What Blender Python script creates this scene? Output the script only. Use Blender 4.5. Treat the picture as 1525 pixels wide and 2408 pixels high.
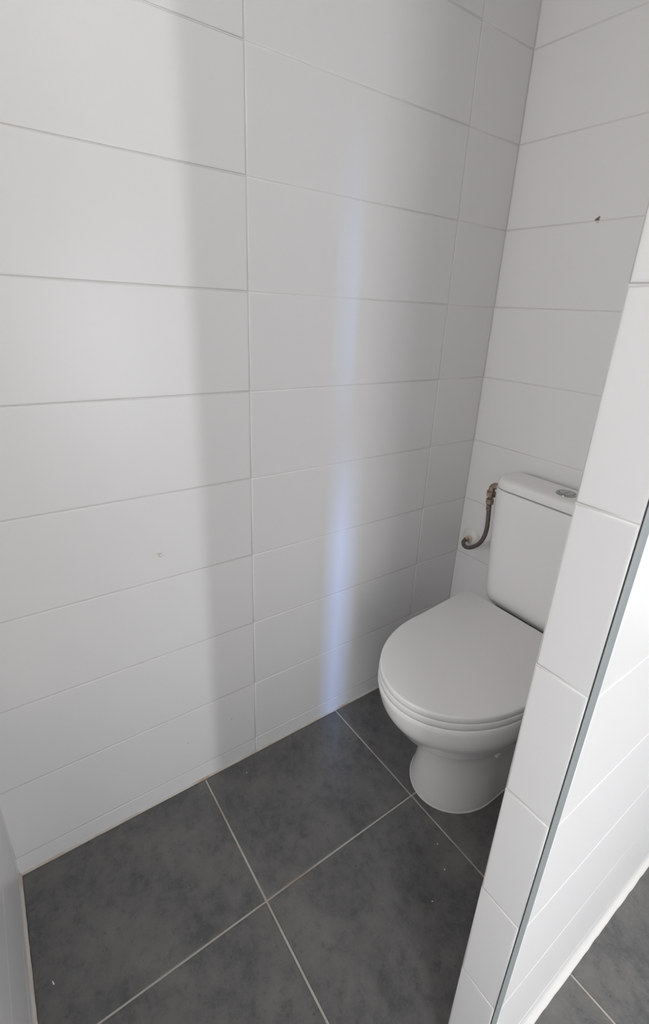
import bpy, bmesh, math, random
from mathutils import Vector, Matrix
random.seed(4)
for o in list(bpy.data.objects): bpy.data.objects.remove(o)
scene = bpy.context.scene
COL = scene.collection

# ------------------------------------------------------------------ camera
IW, IH = 1525, 2408
CAM = Vector((0.96528, -1.2791, 1.24461))
YAW, PITCH, ROLL, FPX, PPX, PPY = 0.92952, -0.36567, 0.0495, 1129.2, 23.17, -46.59
fw = Vector((-math.sin(YAW)*math.cos(PITCH), math.cos(YAW)*math.cos(PITCH), math.sin(PITCH)))
rt = fw.cross(Vector((0, 0, 1))).normalized(); up = rt.cross(fw)
r2 = math.cos(ROLL)*rt + math.sin(ROLL)*up; u2 = -math.sin(ROLL)*rt + math.cos(ROLL)*up
cd = bpy.data.cameras.new('camera'); cam = bpy.data.objects.new('camera', cd); COL.objects.link(cam)
cam.matrix_world = Matrix(((r2.x, u2.x, -fw.x, CAM.x), (r2.y, u2.y, -fw.y, CAM.y), (r2.z, u2.z, -fw.z, CAM.z), (0, 0, 0, 1)))
cd.sensor_fit = 'VERTICAL'; cd.sensor_height = 36.0; cd.lens = FPX/IH*36.0
cd.shift_x = -PPX/IH; cd.shift_y = PPY/IH; cd.clip_start = 0.01
scene.camera = cam

# ------------------------------------------------------------------ light
vs = scene.view_settings
vs.view_transform = 'Standard'; vs.look = 'None'; vs.gamma = 1.0; vs.use_curve_mapping = False
vs.exposure = -0.78
world = bpy.data.worlds.new('sky'); scene.world = world; world.use_nodes = True
world.node_tree.nodes['Background'].inputs[0].default_value = (0.80, 0.88, 1.0, 1)
world.node_tree.nodes['Background'].inputs[1].default_value = 0.6

def area(name, loc, aim, sx, sy, power, col):
    ld = bpy.data.lights.new(name, 'AREA'); ld.shape = 'RECTANGLE'; ld.size = sx; ld.size_y = sy
    ld.energy = power; ld.color = col
    o = bpy.data.objects.new(name, ld); COL.objects.link(o)
    o.location = loc
    o.rotation_euler = (Vector(aim) - Vector(loc)).to_track_quat('-Z', 'Y').to_euler()
    return o
YF_ = -1.4024
# glass door daylight, then added lights: wall fill in a made-up window,
# fill behind a made-up hatch, blue strip that casts the wall streak
area('daylight_glass_door', (4.26, -0.345, 0.80), (0, -0.345, 0.80), 0.15, 1.5, 48, (0.93, 0.96, 1.0))
area('fill_wall_light', (1.92, YF_-0.06, 0.90), (1.92, 0, 0.90), 0.60, 1.6, 46, (0.97, 0.985, 1.0))
area('fill_hatch_light', (0.31, -3.62, 1.36), (0.31, 0, 0.9), 0.5, 1.5, 34, (1.0, 0.985, 0.98))
area('streak_light', (3.53, -2.82, 2.7), (0.0, -0.52, 0.5), 0.085, 0.4, 205, (0.22, 0.42, 1.0))

# ------------------------------------------------------------------ materials
def mat(name, col, rough=0.4, metal=0.0, coat=0.0, spec=0.5):
    m = bpy.data.materials.new(name); m.use_nodes = True
    b = m.node_tree.nodes['Principled BSDF']
    b.inputs['Base Color'].default_value = (*col, 1); b.inputs['Roughness'].default_value = rough
    b.inputs['Metallic'].default_value = metal; b.inputs['Coat Weight'].default_value = coat
    b.inputs['Coat Roughness'].default_value = 0.05; b.inputs['Specular IOR Level'].default_value = spec
    return m
def N(m, t): return m.node_tree.nodes.new(t)
def L(m, a, b): m.node_tree.links.new(a, b)
def bsdf(m): return m.node_tree.nodes['Principled BSDF']
def bump(m, scale, strength, dist=0.001, detail=2):
    p = N(m, 'ShaderNodeNewGeometry'); n = N(m, 'ShaderNodeTexNoise'); b = N(m, 'ShaderNodeBump')
    n.inputs['Scale'].default_value = scale; n.inputs['Detail'].default_value = detail
    b.inputs['Strength'].default_value = strength; b.inputs['Distance'].default_value = dist
    L(m, p.outputs['Position'], n.inputs['Vector']); L(m, n.outputs['Fac'], b.inputs['Height'])
    L(m, b.outputs['Normal'], bsdf(m).inputs['Normal'])
    return p, n
def mixcol(m, fac, a, b):
    x = N(m, 'ShaderNodeMix'); x.data_type = 'RGBA'
    for sock, v in ((x.inputs[0], fac), (x.inputs[6], a), (x.inputs[7], b)):
        if hasattr(v, 'links'): L(m, v, sock)
        else: sock.default_value = v if isinstance(v, float) else (*v, 1)
    return x.outputs[2]
def ramp(m, src, p0, p1, c0=0.0, c1=1.0):
    r = N(m, 'ShaderNodeMapRange'); r.inputs[1].default_value = p0; r.inputs[2].default_value = p1
    r.inputs[3].default_value = c0; r.inputs[4].default_value = c1; L(m, src, r.inputs[0]); return r.outputs[0]
def noise(m, scale, detail=4, rough=0.55):
    p = N(m, 'ShaderNodeNewGeometry'); n = N(m, 'ShaderNodeTexNoise')
    n.inputs['Scale'].default_value = scale; n.inputs['Detail'].default_value = detail; n.inputs['Roughness'].default_value = rough
    L(m, p.outputs['Position'], n.inputs['Vector']); return n.outputs['Fac']
def math_n(m, op, a, b):
    x = N(m, 'ShaderNodeMath'); x.operation = op
    for s, v in ((x.inputs[0], a), (x.inputs[1], b)):
        if hasattr(v, 'links'): L(m, v, s)
        else: s.default_value = v
    return x.outputs[0]

WHITE = (0.86, 0.852, 0.850)
def tile_material(name):
    m = mat(name, WHITE, 0.33)
    p, n = bump(m, 420, 0.10, 0.0004)
    oi = N(m, 'ShaderNodeObjectInfo')
    v = ramp(m, oi.outputs['Random'], 0, 1, 0.0, 0.05)
    col = mixcol(m, v, WHITE, (0.72, 0.72, 0.72))
    # old stains left on the glaze
    for c, rad, tint, seed in (((0, -1.026, 0.7255), 0.016, (0.66, 0.55, 0.51), 130), ((0, -0.874, 0.168), 0.006, (0.5, 0.45, 0.42), 300),
                               ((0.256, 0, 1.475), 0.018, (0.20, 0.15, 0.12), 90), ((0, -1.0, 0.155), 0.005, (0.55, 0.46, 0.40), 300)):
        d = N(m, 'ShaderNodeVectorMath'); d.operation = 'DISTANCE'; L(m, p.outputs['Position'], d.inputs[0]); d.inputs[1].default_value = c
        f = ramp(m, d.outputs['Value'], 0.0, rad, 1.0, 0.0)
        f = math_n(m, 'MULTIPLY', f, ramp(m, noise(m, seed, 3), 0.45, 0.62, 0, 1))
        col = mixcol(m, ramp(m, f, 0.22, 0.6), col, tint)
    L(m, col, bsdf(m).inputs['Base Color'])
    return m
M_TILE = tile_material('white_wall_tile')
M_GROUT = mat('wall_grout', (0.66, 0.64, 0.61), 0.9)
L(M_GROUT, mixcol(M_GROUT, ramp(M_GROUT, noise(M_GROUT, 9), .45, .7), (0.80, 0.79, 0.77), (0.72, 0.69, 0.655)), bsdf(M_GROUT).inputs['Base Color'])
M_GROUT_BRIGHT = mat('white_grout', (0.85, 0.85, 0.85), 0.8)

def floor_material():
    m = mat('dark_floor_tile', (0.1, 0.1, 0.1), 0.42)
    big = noise(m, 7, 8, 0.68); mid = noise(m, 34, 8, 0.74); fine = noise(m, 260, 4, 0.65); fleck = noise(m, 95, 5, 0.6)
    c = mixcol(m, ramp(m, big, 0.36, 0.64), (0.094, 0.095, 0.097), (0.176, 0.173, 0.166))
    c = mixcol(m, ramp(m, mid, 0.46, 0.70, 0, 0.55), c, (0.205, 0.200, 0.190))
    c = mixcol(m, ramp(m, mid, 0.46, 0.34, 0, 0.55), c, (0.064, 0.064, 0.068))
    c = mixcol(m, ramp(m, fleck, 0.36, 0.28, 0, 0.7), c, (0.046, 0.046, 0.048))
    c = mixcol(m, ramp(m, fine, 0.52, 0.80, 0, 0.40), c, (0.235, 0.23, 0.22))
    L(m, c, bsdf(m).inputs['Base Color'])
    L(m, ramp(m, mid, 0.3, 0.7, 0.34, 0.52), bsdf(m).inputs['Roughness'])
    b = N(m, 'ShaderNodeBump'); b.inputs['Strength'].default_value = 0.22; b.inputs['Distance'].default_value = 0.0015
    L(m, mid, b.inputs['Height']); L(m, b.outputs['Normal'], bsdf(m).inputs['Normal'])
    return m
M_FLOOR = floor_material()
M_FGROUT = mat('floor_grout', (0.40, 0.37, 0.33), 0.95)
L(M_FGROUT, mixcol(M_FGROUT, ramp(M_FGROUT, noise(M_FGROUT, 6), .45, .68), (0.54, 0.515, 0.48), (0.40, 0.31, 0.245)), bsdf(M_FGROUT).inputs['Base Color'])
M_CAULK = mat('aged_caulk', (0.6, 0.55, 0.5), 0.7)
L(M_CAULK, mixcol(M_CAULK, ramp(M_CAULK, noise(M_CAULK, 7, 5), .47, .68), (0.66, 0.62, 0.58), (0.46, 0.30, 0.20)), bsdf(M_CAULK).inputs['Base Color'])
M_SILICONE = mat('white_silicone', (0.82, 0.80, 0.78), 0.4); bump(M_SILICONE, 90, 0.3, 0.002)
M_PAINT = mat('white_paint', (0.82, 0.81, 0.79), 0.85); bump(M_PAINT, 300, 0.1)
M_CEIL = mat('ceiling_paint', (0.84, 0.83, 0.81), 0.9)
M_TRIM = mat('grey_trim_profile', (0.30, 0.325, 0.325), 0.5, 0.15); bump(M_TRIM, 500, 0.05)
M_CERAMIC = mat('white_ceramic', (0.88, 0.87, 0.855), 0.10, coat=0.3)
bump(M_CERAMIC, 14, 0.04, 0.002)
M_PLASTIC = mat('seat_plastic', (0.82, 0.81, 0.795), 0.36); bump(M_PLASTIC, 600, 0.06, 0.0004)
M_CHROME = mat('chrome', (0.42, 0.43, 0.44), 0.18, 1.0); bump(M_CHROME, 200, 0.03)
M_BRASS = mat('tarnished_brass', (0.34, 0.24, 0.19), 0.36, 0.85)
L(M_BRASS, mixcol(M_BRASS, ramp(M_BRASS, noise(M_BRASS, 60), .4, .65), (0.50, 0.38, 0.31), (0.20, 0.145, 0.12)), bsdf(M_BRASS).inputs['Base Color'])
M_HOSE = mat('braided_hose', (0.17, 0.145, 0.13), 0.42, 0.6)
def hose_braid(m):
    w = N(m, 'ShaderNodeTexWave'); w.inputs['Scale'].default_value = 160; w.inputs['Distortion'].default_value = 2
    p = N(m, 'ShaderNodeNewGeometry'); L(m, p.outputs['Position'], w.inputs['Vector'])
    L(m, mixcol(m, w.outputs['Fac'], (0.12, 0.105, 0.095), (0.24, 0.205, 0.185)), bsdf(m).inputs['Base Color'])
    b = N(m, 'ShaderNodeBump'); b.inputs['Strength'].default_value = 0.4; b.inputs['Distance'].default_value = 0.0006
    L(m, w.outputs['Fac'], b.inputs['Height']); L(m, b.outputs['Normal'], bsdf(m).inputs['Normal'])
hose_braid(M_HOSE)
M_FLANGE = mat('flange_plastic', (0.78, 0.77, 0.74), 0.3); bump(M_FLANGE, 100, 0.05)
M_CREAM = mat('cream_tape', (0.70, 0.60, 0.50), 0.8); bump(M_CREAM, 300, 0.5)
M_CHIP = mat('paint_chip', (0.85, 0.85, 0.83), 0.8); bump(M_CHIP, 300, 0.3)
M_GLASS = mat('window_glass', (0.95, 0.97, 1.0), 0.02); bsdf(M_GLASS).inputs['Transmission Weight'].default_value = 1.0; bsdf(M_GLASS).inputs['IOR'].default_value = 1.02
M_DOOR = mat('door_paint', (0.78, 0.78, 0.77), 0.45); bump(M_DOOR, 120, 0.05)

# ------------------------------------------------------------------ helpers
def link(o, parent=None):
    COL.objects.link(o)
    if parent is not None: o.parent = parent
    return o
def obj(name, me, m, parent=None, smooth=False):
    if isinstance(me, bmesh.types.BMesh):
        bm = me; me = bpy.data.meshes.new(name); bmesh.ops.recalc_face_normals(bm, faces=bm.faces); bm.to_mesh(me); bm.free()
    if not me.materials: me.materials.append(m)
    if smooth:
        for p in me.polygons: p.use_smooth = True
        if smooth != True: me.set_sharp_from_angle(angle=math.radians(smooth))
    return link(bpy.data.objects.new(name, me), parent)
def box(bm, x0, x1, y0, y1, z0, z1):
    v = [bm.verts.new(p) for p in ((x0,y0,z0),(x1,y0,z0),(x1,y1,z0),(x0,y1,z0),(x0,y0,z1),(x1,y0,z1),(x1,y1,z1),(x0,y1,z1))]
    for f in ((0,3,2,1),(4,5,6,7),(0,1,5,4),(1,2,6,5),(2,3,7,6),(3,0,4,7)): bm.faces.new([v[i] for i in f])
def boxes(*bs):
    bm = bmesh.new()
    for b in bs: box(bm, *b)
    return bm
def tag(o, label, cat, group=None, kind=None):
    o['label'] = label; o['category'] = cat
    if group: o['group'] = group
    if kind: o['kind'] = kind
    return o
def empty(name, loc=(0, 0, 0)):
    o = bpy.data.objects.new(name, None); o.empty_display_size = 0.05; o.location = loc; return link(o)
def structure(name, bm, m, label, cat): return tag(obj(name, bm, m), label, cat, kind='structure')

_tiles = {}
def tile_mesh(w, h, m, bev=0.0038, drop=0.0006, base=0.003):
    """pillow-edged tile: front at local z=0, edges rounding down to -drop, sides to -base"""
    key = (round(w, 4), round(h, 4), m.name)
    if key in _tiles: return _tiles[key]
    rings = [(bev, 0.0), (bev*0.45, -drop*0.22), (0.0, -drop), (0.0, -base)]
    vs, fs = [], []
    for ins, z in rings:
        vs += [(-w/2+ins, -h/2+ins, z), (w/2-ins, -h/2+ins, z), (w/2-ins, h/2-ins, z), (-w/2+ins, h/2-ins, z)]
    fs.append((0, 1, 2, 3))
    for r in range(3):
        for i in range(4):
            a, b = r*4+i, r*4+(i+1) % 4; fs.append((a+4, b+4, b, a))
    me = bpy.data.meshes.new('tile'); me.from_pydata(vs, [], fs); me.update()
    for p in me.polygons: p.use_smooth = p.index > 0 and p.index < 9
    me.materials.append(m); _tiles[key] = me; return me
AX = {'+x': Matrix(((0,0,1),(1,0,0),(0,1,0))), '-x': Matrix(((0,0,-1),(-1,0,0),(0,1,0))),
      '-y': Matrix(((1,0,0),(0,0,-1),(0,1,0))), '+y': Matrix(((-1,0,0),(0,0,1),(0,1,0))), '+z': Matrix.Identity(3)}
def tile(parent, face, plane, a0, a1, b0, b1, m=None, gap=0.0020):
    w, h = abs(a1-a0)-gap, abs(b1-b0)-gap
    if w < 0.004 or h < 0.004: return
    o = bpy.data.objects.new('tile', tile_mesh(w, h, m or M_TILE)); link(o, parent)
    ca, cb = (a0+a1)/2, (b0+b1)/2; e = random.uniform(-1, 1)*0.00015
    if face[1] == 'x': loc = (plane + (e if face[0] == '+' else -e), ca, cb)
    elif face[1] == 'y': loc = (ca, plane + (e if face[0] == '+' else -e), cb)
    else: loc = (ca, cb, plane + e)
    R = AX[face].to_4x4(); R.translation = loc; o.matrix_local = R
    return o
def rows(z0, h, zmax):
    r = [0.0, z0]
    while r[-1] + h < zmax: r.append(r[-1]+h)
    r.append(zmax); return list(zip(r[:-1], r[1:]))

# ------------------------------------------------------------------ dimensions (metres, from the tile grid)
TH = 0.2024; Z0 = 0.0537; ZC = 2.40; G = 0.0007       # wall tile pitch, cut strip, ceiling, grout recess
XP, XO, YE, YF = 0.7463, 0.8145, -0.8128, -1.4024      # partition faces and end, front wall
XR, YB2 = 4.2, 0.9
ROWS_A = rows(Z0, TH, ZC); ROWS_P = rows(Z0+0.0068, TH, ZC)

# floor
fl = structure('floor', boxes((-0.10, XR, YF-0.12, YB2, -0.10, -0.0016)), M_FGROUT, 'dark grey stone-look floor of square tiles with pale grout', 'floor')
xs = [0.003, 0.3615]; 
while xs[-1] + 0.4488 < XR: xs.append(xs[-1]+0.4488)
ys = [YF+0.003]; y = -0.5121-0.4488
while y < YB2: ys.append(y); y += 0.4488
xs.append(XR); ys.append(YB2)
for i in range(len(xs)-1):
    for j in range(len(ys)-1):
        if j >= 4 and i < 1: continue
        tile(fl, '+z', 0.0, xs[i], xs[i+1], ys[j], ys[j+1], M_FLOOR, 0.0048)

# long wall on the left
wl = structure('wall_left', boxes((-0.10, -G, YF-0.10, 0.10, -0.10, ZC)), M_GROUT, 'long white wall of wide tiles beside the toilet', 'wall')
for z0, z1 in ROWS_A:
    for y0, y1 in ((YF, -0.8025), (-0.8025, -0.2026), (-0.2026, 0.0)):
        tile(wl, '+x', 0.0, y0, y1, z0, z1)
# back wall behind the toilet
wb = structure('wall_back', boxes((-0.0014, XP+0.01, G, 0.10, -0.10, ZC)), M_GROUT, 'narrow white tiled wall behind the cistern', 'wall')
for z0, z1 in ROWS_A:
    for x0, x1 in ((0.0, 0.6), (0.6, XP)):
        tile(wb, '-y', 0.0, x0, x1, z0, z1)
# front wall; hatch, slit and wide window are added openings for the unseen lights
HX0, HX1, SX0, SX1, WX0, WX1 = 0.06, 0.56, 1.32, 1.533, 1.60, 2.24
def hole(x0, x1, z0, z1): return ((x0, x1, YF-0.10, YF-G, -0.10, z0), (x0, x1, YF-0.10, YF-G, z1, ZC))
def pier(x0, x1): return (x0, x1, YF-0.10, YF-G, -0.10, ZC)
wf = structure('wall_front', boxes(pier(-0.0014, HX0), *hole(HX0, HX1, 0.4585, 2.0777), pier(HX1, SX0), *hole(SX0, SX1, 0.98, 2.0), pier(SX1, WX0), *hole(WX0, WX1, 0.07, 1.73), pier(WX1, XR)),
               M_GROUT, 'white tiled wall at the lower left corner, reflecting the floor', 'wall')
for z0, z1 in ROWS_A:
    if 0.46 < (z0+z1)/2 < 2.07: tile(wf, '+y', YF, 0.0, HX0, z0, z1); tile(wf, '+y', YF, HX1, 0.6, z0, z1)
    else: tile(wf, '+y', YF, 0.0, 0.6, z0, z1)
    tile(wf, '+y', YF, 0.6, 1.2, z0, z1); tile(wf, '+y', YF, 1.2, SX0, z0, z1)
    tile(wf, '+y', YF, WX1, WX1+0.6, z0, z1); tile(wf, '+y', YF, WX1+0.6, XR, z0, z1)
# partition
wp = structure('wall_partition', boxes((XP+G, 0.8095, YE+G, YB2, 0.0, ZC), (0.8095, XO-G, YE+0.0108, YB2, 0.0, ZC)), M_GROUT, 'thin white tiled partition in the right foreground', 'wall')
for z0, z1 in ROWS_P:
    tile(wp, '-y', YE, XP, 0.8103, z0, z1)
    for y0, y1 in ((-0.802, -0.10), (-0.10, 0.5), (0.5, YB2)): tile(wp, '+x', XO, y0, y1, z0, z1)
for z0, z1 in ROWS_A:
    for y0, y1 in ((YE+0.0035, -0.4), (-0.4, 0.0)): tile(wp, '-x', XP, y0, y1, z0, z1)
# grey corner profile on the outer edge of the partition
bm = bmesh.new()
prof = [(0.8108, YE+0.008), (0.8108, YE+0.0002), (0.8116, YE-0.0003), (0.8122, YE+0.0002), (0.8149, YE+0.0092), (0.8149, YE+0.0100), (0.8140, YE+0.0105)]
lo = [bm.verts.new((x, y, 0.0005)) for x, y in prof]; hi = [bm.verts.new((x, y, ZC)) for x, y in prof]
for i in range(len(prof)):
    j = (i+1) % len(prof); bm.faces.new((lo[i], lo[j], hi[j], hi[i]))
bm.faces.new(lo); bm.faces.new(hi)
o = obj('trim_1', bm, M_TRIM, None, 35); tag(o, 'grey metal corner strip on the outer edge of the partition', 'trim', kind='structure')

# caulk lines where walls meet the floor
def bead(name, pts, r, m, label, squash=1.0):
    bm = bmesh.new(); rings = []
    n = 7
    for (x, y), (nx, ny) in pts:
        rr = r*random.uniform(0.93, 1.08)
        rings.append([bm.verts.new((x+nx*rr*math.cos(t), y+ny*rr*math.cos(t), rr*squash*math.sin(t))) for t in [math.pi/2*i/(n-1) for i in range(n)]])
    for a, b in zip(rings, rings[1:]):
        for i in range(n-1): bm.faces.new((a[i], a[i+1], b[i+1], b[i]))
    o = obj(name, bm, m, None, True); tag(o, label, 'trim', kind='structure'); return o
K = 90
bead('trim_2', [((0.0, YF + (0-YF)*i/K), (1, 0)) for i in range(K+1)], 0.0042, M_CAULK, 'thin stained caulk line under the long left wall')
bead('trim_3', [((0.5*i/40, YF), (0, 1)) for i in range(41)], 0.0055, M_CAULK, 'thin stained caulk line at the foot of the lower left wall')
bead('trim_4', [((XO, YE + (YB2-YE)*i/120), (1, 0)) for i in range(121)], 0.0085, M_SILICONE, 'thick white silicone bead along the foot of the partition', 1.0)
bead('trim_5', [((XP, YE + (0-YE)*i/40), (-1, 0)) for i in range(41)], 0.004, M_CAULK, 'caulk line inside the partition foot')

# rest of the shower side out of frame, plus added hallway, light openings and blocker
WY0, WY1 = -0.424, -0.266
structure('wall_right', boxes((XR, XR+0.12, YF-0.10, WY0, -0.10, ZC), (XR, XR+0.12, WY1, YB2+0.1, -0.10, ZC), (XR, XR+0.12, WY0, WY1, -0.10, 0.03), (XR, XR+0.12, WY0, WY1, 2.18, ZC)), M_PAINT, 'painted white wall of the shower side with a glazed opening', 'wall')
structure('wall_shower_back', boxes((XP+0.0115, XR, YB2, YB2+0.1, -0.10, ZC)), M_PAINT, 'painted white wall at the far end of the shower side', 'wall')
structure('ceiling', boxes((-0.10, XR+0.12, YF-0.10, YB2+0.1, ZC, ZC+0.1)), M_CEIL, 'plain white ceiling', 'ceiling')
w1 = structure('window_1', boxes((XR+0.01, XR+0.05, WY0, WY0+0.004, 0.03, 2.18), (XR+0.01, XR+0.05, WY1-0.004, WY1, 0.03, 2.18)), M_DOOR, 'tall narrow glazed opening of the shower side', 'window')
w2 = structure('fill_light_frame', boxes((WX0, WX0+0.02, YF-0.09, YF-0.03, 0.07, 1.73), (WX1-0.02, WX1, YF-0.09, YF-0.03, 0.07, 1.73), (WX0+0.02, WX1-0.02, YF-0.09, YF-0.03, 0.07, 0.09), (WX0+0.02, WX1-0.02, YF-0.09, YF-0.03, 1.71, 1.73)), M_DOOR, 'added white frame around the unseen fill light of the shower side', 'window')
w3 = structure('streak_slit_bars', boxes((SX0+0.001, SX1-0.001, YF-0.10, YF-0.06, 1.60, 1.68), (SX1-0.044, SX1-0.001, YF-0.10, YF-0.06, 1.68, 2.0)), M_DOOR, 'added bars in the slit that shapes the blue light streak', 'window')
structure('added_hallway_wall', boxes((-0.2, -0.1, -3.7, YF-0.10, -0.1, ZC), (1.13, 1.17, -3.7, YF-0.10, -0.1, ZC), (-0.2, 0.05, -3.8, -3.7, -0.1, ZC), (0.57, 1.17, -3.8, -3.7, -0.1, ZC), (0.05, 0.57, -3.8, -3.7, -0.1, 0.75), (0.05, 0.57, -3.8, -3.7, 2.15, ZC)), M_PAINT, 'added white hallway walls around the fill light behind the hatch', 'wall')
structure('streak_light_blocker', boxes((2.0, 4.4, -1.80, -1.75, -0.1, 4.0)), M_PAINT, 'added unseen white screen that keeps the streak light out of the wide opening', 'wall')  # unseen blocker added to stop the blue strip light
structure('added_hallway_floor', boxes((-0.2, 1.17, -3.8, YF-0.12, -0.10, -0.0016)), M_FLOOR, 'dark floor of the added hallway beyond the light hatch', 'floor')
structure('added_hallway_ceiling', boxes((-0.2, 1.17, -3.8, YF-0.10, ZC, ZC+0.1)), M_CEIL, 'white ceiling of the added hallway', 'ceiling')

# ------------------------------------------------------------------ toilet
XC = 0.379
def outline(a, yf, yb, b, rc, n=40, e=2.0, ar=None):
    """plan outline: half ellipse in front, straight sides, rounded back corners; constant vertex count"""
    pts = []; q = (ar or a)
    for i in range(n+1):
        t = math.pi*i/n; c, s = math.cos(t), math.sin(t)
        pts.append((a*math.copysign(abs(c)**(2/e), c), (yf+b) - b*abs(s)**(2/e)))
    for k in range(7): pts.append((-q+rc-rc*math.cos(math.pi/2*k/6), yb-rc+rc*math.sin(math.pi/2*k/6)))
    for k in range(7): pts.append((q-rc+rc*math.sin(math.pi/2*k/6), yb-rc+rc*math.cos(math.pi/2*k/6)))
    return pts
def loft(rings, cap0=True, cap1=True, xc=XC):
    bm = bmesh.new(); vr = []
    for pts, z in rings: vr.append([bm.verts.new((xc+p[0], p[1], z)) for p in pts])
    n = len(vr[0])
    for a, b in zip(vr, vr[1:]):
        for i in range(n): bm.faces.new((a[i], a[(i+1) % n], b[(i+1) % n], b[i]))
    if cap0: bm.faces.new(vr[0])
    if cap1: bm.faces.new(vr[-1])
    return bm
def interp(keys, steps):
    """smooth (Catmull-Rom) interpolation of parameter rows"""
    out = []
    for i in range(len(keys)-1):
        p0, p1, p2, p3 = keys[max(i-1, 0)], keys[i], keys[i+1], keys[min(i+2, len(keys)-1)]
        for s in range(steps):
            t = s/steps
            out.append(tuple(0.5*((2*b)+(-a+c)*t+(2*a-5*b+4*c-d)*t*t+(-a+3*b-3*c+d)*t**3) for a, b, c, d in zip(p0, p1, p2, p3)))
    out.append(keys[-1]); return out
toilet = tag(empty('toilet', (0, 0, 0)), 'white close-coupled toilet with closed lid in the tiled corner', 'toilet')
#        z     a      yf      yb     b
keys = [(0.000, 0.117, -0.494, -0.06, 0.150), (0.012, 0.117, -0.493, -0.06, 0.150), (0.050, 0.114, -0.484, -0.06, 0.150), (0.105, 0.109, -0.476, -0.06, 0.150),
        (0.150, 0.109, -0.478, -0.06, 0.152), (0.182, 0.112, -0.488, -0.06, 0.155), (0.202, 0.119, -0.507, -0.06, 0.165), (0.225, 0.134, -0.535, -0.06, 0.185),
        (0.260, 0.155, -0.572, -0.055, 0.210), (0.300, 0.171, -0.601, -0.045, 0.225), (0.340, 0.183, -0.627, -0.035, 0.240), (0.385, 0.1895, -0.6405, -0.03, 0.254), (0.398, 0.1900, -0.6415, -0.03, 0.256)]
rg = [(outline(a, yf, yb, b, 0.03, ar=min(a, 0.125)), z) for z, a, yf, yb, b in interp(keys, 4)]
rg += [(outline(0.1899, -0.6414, -0.03, 0.2559, 0.03, ar=0.125), 0.4022), (outline(0.1890, -0.6405, -0.031, 0.2550, 0.03, ar=0.125), 0.4036), (outline(0.186, -0.6375, -0.034, 0.252, 0.03, ar=0.125), 0.4042)]
pan = obj('pan', loft(rg), M_CERAMIC, toilet, 40)
pan['label'] = 'white ceramic bowl on a rounded pedestal'
# sealant line around the foot
rg = [(outline(0.1195, -0.4965, -0.055, 0.151, 0.03), 0.0), (outline(0.1190, -0.4960, -0.056, 0.151, 0.03), 0.003), (outline(0.1165, -0.4935, -0.06, 0.15, 0.03), 0.0045)]
obj('sealant', loft(rg, False, False), M_SILICONE, toilet, True)
# seat ring: hidden hole under the lid
def ring_loft(outer, inner):
    bm = bmesh.new(); vo = [[bm.verts.new((XC+p[0], p[1], z)) for p in pts] for pts, z in outer + inner]
    n = len(vo[0]); vo.append(vo[0])
    for a, b in zip(vo, vo[1:]):
        for i in range(n): bm.faces.new((a[i], a[(i+1) % n], b[(i+1) % n], b[i]))
    return bm
def so(d, rc=0.008): return outline(0.1900-d, -0.6412+d, -0.152-d, 0.258-d, rc, ar=0.2000-d)
def si(d): return outline(0.115-d, -0.565+d, -0.235-d, 0.20-d, 0.05)
obj('seat', ring_loft([(so(0.036), 0.4066), (so(0.0006), 0.4068), (so(0.0), 0.4078), (so(0.0), 0.4208), (so(0.0004), 0.4219), (so(0.0014), 0.4225), (so(0.036), 0.4227)], [(si(0), 0.4227), (si(0), 0.4085)]), M_PLASTIC, toilet, 40)
for y_, x_ in ((-0.40, 0.15), (-0.40, -0.15), (-0.22, 0.14), (-0.22, -0.14)):
    obj('seat_buffer', boxes((XC+x_-0.008, XC+x_+0.008, y_-0.012, y_+0.012, 0.4040, 0.4070)), M_PLASTIC, toilet)
def lo_(d, rc=0.0025): return outline(0.1890-d, -0.6400+d, -0.1470-d, 0.258-d, rc, ar=0.2060-d)
lid = obj('seat_lid', loft([(lo_(0.036), 0.4252), (lo_(0.0006), 0.4254), (lo_(0.0), 0.4264), (lo_(0.0), 0.4360), (lo_(0.0008), 0.4386), (lo_(0.0026), 0.4400), (lo_(0.0055), 0.4405)]), M_PLASTIC, toilet, 40)
lid['label'] = 'flat white D-shaped seat lid, closed'
for s in (-1, 1):
    obj('hinge', boxes((XC+s*0.085-0.014, XC+s*0.085+0.014, -0.162, -0.145, 0.4045, 0.4255)), M_CHROME, toilet)
# cistern
def ro(hw, yf, yb, rf, rb):
    pts = []
    for cx, cy, r, a0 in ((hw-rf, yf+rf, rf, -90), (hw-rb, yb-rb, rb, 0), (-hw+rb, yb-rb, rb, 90), (-hw+rf, yf+rf, rf, 180)):
        for k in range(11):
            t = math.radians(a0+90*k/10); pts.append((cx+r*math.cos(t), cy+r*math.sin(t)))
    return pts
tk = [(0.4065, 0.160, -0.096, 0.032), (0.416, 0.166, -0.110, 0.038), (0.434, 0.1705, -0.1235, 0.044), (0.458, 0.1735, -0.1310, 0.047), (0.50, 0.1765, -0.1345, 0.048), (0.545, 0.180, -0.1360, 0.049), (0.65, 0.1875, -0.1380, 0.05), (0.783, 0.1942, -0.1405, 0.052)]
tank = obj('cistern', loft([(ro(hw, yf, -0.012, r, 0.012), z) for z, hw, yf, r in interp(tk, 3) + [(0.7850, 0.1938, -0.1401, 0.052), (0.7856, 0.1925, -0.1388, 0.051)]]), M_CERAMIC, toilet, 40)
def lr(d): return ro(0.1940-d, -0.1403+d, -0.016-d, 0.054-d, 0.020)
tl = obj('cistern_lid', loft([(lr(0.05), 0.7899), (lr(0.0004), 0.7902), (lr(0.0), 0.7930), (lr(0.0), 0.804), (lr(0.002), 0.8105), (lr(0.006), 0.8148), (lr(0.012), 0.8172), (lr(0.019), 0.8182)]), M_CERAMIC, toilet, 40)
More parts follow.
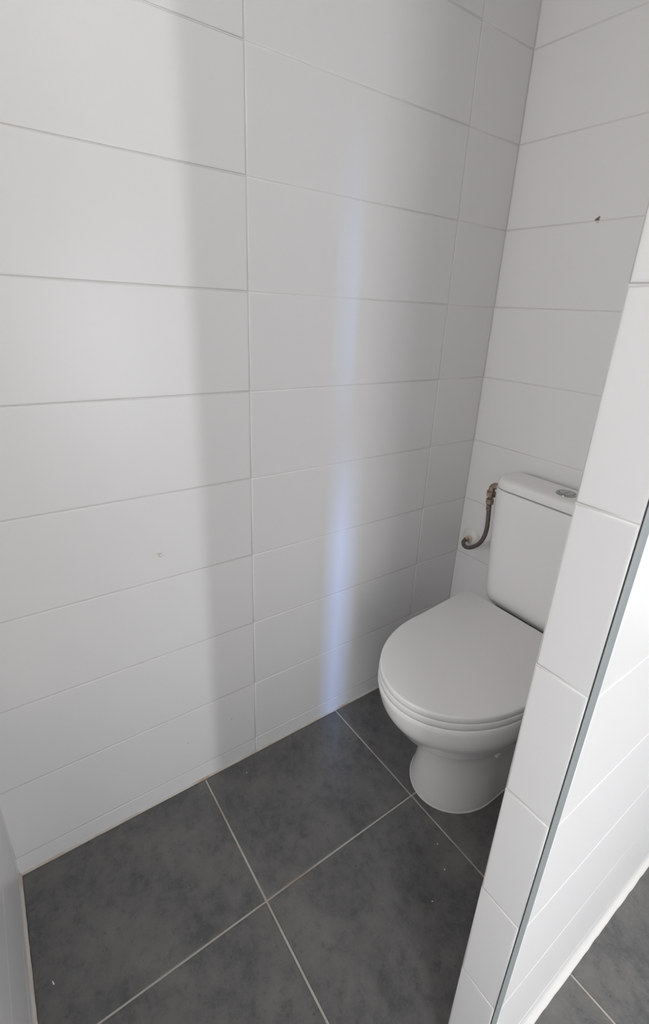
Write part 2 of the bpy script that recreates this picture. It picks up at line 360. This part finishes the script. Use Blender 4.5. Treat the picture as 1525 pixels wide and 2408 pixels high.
def disc(bm, cx, cy, prof, n=32):
    rr = [[bm.verts.new((cx+r*math.cos(2*math.pi*i/n), cy+r*math.sin(2*math.pi*i/n), z)) for i in range(n)] for r, z in prof]
    for a, b in zip(rr, rr[1:]):
        for i in range(n): bm.faces.new((a[i], a[(i+1) % n], b[(i+1) % n], b[i]))
    bm.faces.new(rr[-1]); bm.faces.new(rr[0])
bm = bmesh.new(); disc(bm, XC, -0.083, [(0.0265, 0.8178), (0.0265, 0.8200), (0.0245, 0.8215), (0.0205, 0.8215), (0.0195, 0.8195)])
fb = obj('flush_button', bm, M_CHROME, toilet, 30); fb['label'] = 'round chrome dual flush button'
for s in (-1, 1):
    bm = bmesh.new(); n = 18; p0 = []
    for i in range(n+1):
        t = -math.pi/2+math.pi*i/n; p0.append((XC+s*(0.0006+0.0180*math.cos(t)), -0.083+0.0180*math.sin(t)))
    a = [bm.verts.new((*p, 0.8190)) for p in p0]; b = [bm.verts.new((*p, 0.8216)) for p in p0]
    for i in range(n+1): j = (i+1) % (n+1); bm.faces.new((a[i], a[j], b[j], b[i]))
    bm.faces.new(a); bm.faces.new(b); obj('button_half', bm, M_CHROME, fb, 30)
# fixing cap on the side of the pedestal
bm = bmesh.new(); R_ = 0.010
prev = None
for r, x in ((R_, 0.0), (R_, 0.004), (R_*0.75, 0.0062), (R_*0.3, 0.0070)):
    ring = [bm.verts.new((XC+0.1105+x, -0.352+r*math.cos(2*math.pi*i/16), 0.178+r*math.sin(2*math.pi*i/16))) for i in range(16)]
    if prev:
        for i in range(16): bm.faces.new((prev[i], prev[(i+1) % 16], ring[(i+1) % 16], ring[i]))
    prev = ring
bm.faces.new(prev)
obj('fixing_cap', bm, M_FLANGE, toilet, 40)

# ------------------------------------------------------------------ water supply
def tube(pts, radii, n=14, cap=True):
    bm = bmesh.new(); rings = []
    P = [Vector(p) for p in pts]; ref = Vector((0.3, 1, 0.2)).normalized()
    for i, p in enumerate(P):
        d = (P[min(i+1, len(P)-1)]-P[max(i-1, 0)]).normalized()
        u = (ref-d*ref.dot(d)).normalized(); v = d.cross(u); ref = u
        r = radii if isinstance(radii, float) else radii[i]
        rings.append([bm.verts.new(p+u*r*math.cos(2*math.pi*k/n)+v*r*math.sin(2*math.pi*k/n)) for k in range(n)])
    for a, b in zip(rings, rings[1:]):
        for k in range(n): bm.faces.new((a[k], a[(k+1) % n], b[(k+1) % n], b[k]))
    if cap: bm.faces.new(rings[0]); bm.faces.new(rings[-1])
    return bm
def turned(p, d, prof, n):
    d = Vector(d).normalized(); pts = [Vector(p)+d*t for t, r in prof]
    return tube(pts, [r for t, r in prof], n)
FX, FZ = 0.053, 0.530
fl_ = tag(empty('wall_flange', (FX, 0, FZ)), 'round white pipe cover on the back wall left of the cistern', 'pipe cover')
def loc_obj(name, bm, m, par, smooth=40):
    o = obj(name, bm, m, None, smooth); o.parent = par; o.matrix_parent_inverse = Matrix.Translation(-par.location); return o
loc_obj('cover_plate', turned((FX, 0, FZ), (0, -1, 0), [(-0.0005, 0.034), (0.003, 0.034), (0.006, 0.0325), (0.010, 0.028), (0.0125, 0.022), (0.0135, 0.017), (0.0135, 0.0125)], 36), M_FLANGE, fl_)
loc_obj('pipe_stub', turned((FX, 0, FZ), (0, -1, 0), [(0.010, 0.0125), (0.018, 0.0125), (0.0195, 0.0105), (0.022, 0.0105)], 18), M_CREAM, fl_)
HZ = 0.755; HX, HY = 0.1465, -0.070
ho = tag(empty('supply_hose', (HX, HY, 0.70)), 'dark braided water hose with brass nuts curving from wall to cistern', 'hose')
ctrl = [(HX, HY, 0.700), (0.150, -0.071, 0.675), (0.1535, -0.072, 0.645), (0.1545, -0.073, 0.620), (0.150, -0.073, 0.592), (0.138, -0.072, 0.565), (0.120, -0.070, 0.545),
        (0.100, -0.066, 0.530), (0.080, -0.060, 0.5215), (0.064, -0.052, 0.5205), (0.055, -0.044, 0.5245), (FX, -0.036, 0.5285), (FX, -0.024, 0.530)]
loc_obj('braided_tube', tube([p for p in interp(ctrl, 5)], 0.0068), M_HOSE, ho, True)
loc_obj('end_nut', turned((FX, -0.021, FZ), (0, -1, 0), [(0, 0.0098), (0.010, 0.0098), (0.012, 0.0075)], 6), M_BRASS, ho, 25)
loc_obj('crimp_sleeve', turned((HX, HY, 0.7005), (0.06, 0, -1), [(0, 0.0078), (0.016, 0.0080), (0.018, 0.0072)], 16), M_BRASS, ho)
loc_obj('hose_nut', turned((HX, HY, 0.7225), (0, 0, -1), [(0, 0.0080), (0.003, 0.0125), (0.018, 0.0125), (0.021, 0.0082)], 6), M_BRASS, ho, 25)
loc_obj('valve_nut', turned((HX, HY, 0.748), (0, 0, -1), [(0, 0.009), (0.003, 0.0145), (0.019, 0.0145), (0.022, 0.0088), (0.026, 0.0080)], 6), M_BRASS, ho, 25)
elb = [(HX, HY, 0.744)] + [(HX+0.014-0.014*math.cos(t), HY, 0.752+0.014*math.sin(t)) for t in [math.pi/2*k/6 for k in range(7)]] + [(XC-0.1965, HY, 0.766)]
loc_obj('elbow', tube(elb, 0.0095, 16), M_BRASS, ho)

# ------------------------------------------------------------------ bits on the floor
def chip(x, y, l, w, rot, label):
    pts = []
    for i in range(7):
        t = 2*math.pi*i/7; k = random.uniform(0.75, 1.2)
        a, b = l/2*k*math.cos(t), w/2*k*math.sin(t); pts.append((x+a*math.cos(rot)-b*math.sin(rot), y+a*math.sin(rot)+b*math.cos(rot)))
    bm = bmesh.new(); lo = [bm.verts.new((*p, 0.0002)) for p in pts]; hi = [bm.verts.new((x+(p[0]-x)*0.8, y+(p[1]-y)*0.8, 0.0014)) for p in pts]
    for i in range(7): bm.faces.new((lo[i], lo[(i+1) % 7], hi[(i+1) % 7], hi[i]))
    bm.faces.new(hi); bm.faces.new(lo)
    tag(obj('paint_chip', bm, M_CHIP), label, 'paint chip', 'white specks on the floor')
chip(0.2522, -1.3662, 0.010, 0.0028, 0.25, 'largest white chip, on the floor tile by the lower left wall')
chip(0.4925, -0.5487, 0.0042, 0.0032, 0.4, 'white speck on the floor right of the grout crossing by the toilet foot')
chip(0.5434, -0.5784, 0.0040, 0.0034, 1.4, 'white speck near the floor grout line halfway to the partition')
chip(0.5732, -0.6523, 0.0034, 0.0024, 0.8, 'faint white speck on the floor nearest the partition edge')
chip(0.0496, -0.8564, 0.0032, 0.0026, 0.2, 'white speck on the floor near the long left wall')

# ------------------------------------------------------------------ ceiling lamp of the shower side
LX, LY = 1.9, -0.67
lp = tag(empty('ceiling_lamp', (LX, LY, ZC)), 'small round ceiling lamp beyond the partition', 'lamp')
def lit(name, col, strength):
    m = mat(name, (1, 0.95, 0.88), 0.4); bsdf(m).inputs['Emission Color'].default_value = (*col, 1); bsdf(m).inputs['Emission Strength'].default_value = strength
    return m
loc_obj('base', turned((LX, LY, ZC), (0, 0, -1), [(0, 0.06), (0.02, 0.06), (0.025, 0.04)], 28), M_DOOR, lp)
loc_obj('bulb', turned((LX, LY, ZC-0.025), (0, 0, -1), [(0, 0.02), (0.02, 0.030), (0.05, 0.038), (0.075, 0.030), (0.09, 0.012)], 24), lit('lit_bulb', (1.0, 0.88, 0.74), 70), lp)
PX, PY = 0.85, -1.10  # unseen glowing panel added to brighten floor, seat lid and pedestal
pl = tag(empty('fill_panel', (PX, PY, ZC)), 'added square fill light overhead in front of the partition end', 'lamp')
loc_obj('frame', boxes((PX-0.22, PX+0.22, PY-0.22, PY+0.22, ZC-0.02, ZC)), M_DOOR, pl)
loc_obj('diffuser', boxes((PX-0.20, PX+0.20, PY-0.20, PY+0.20, ZC-0.024, ZC-0.02)), lit('lit_diffuser', (1.0, 0.98, 0.955), 9), pl)
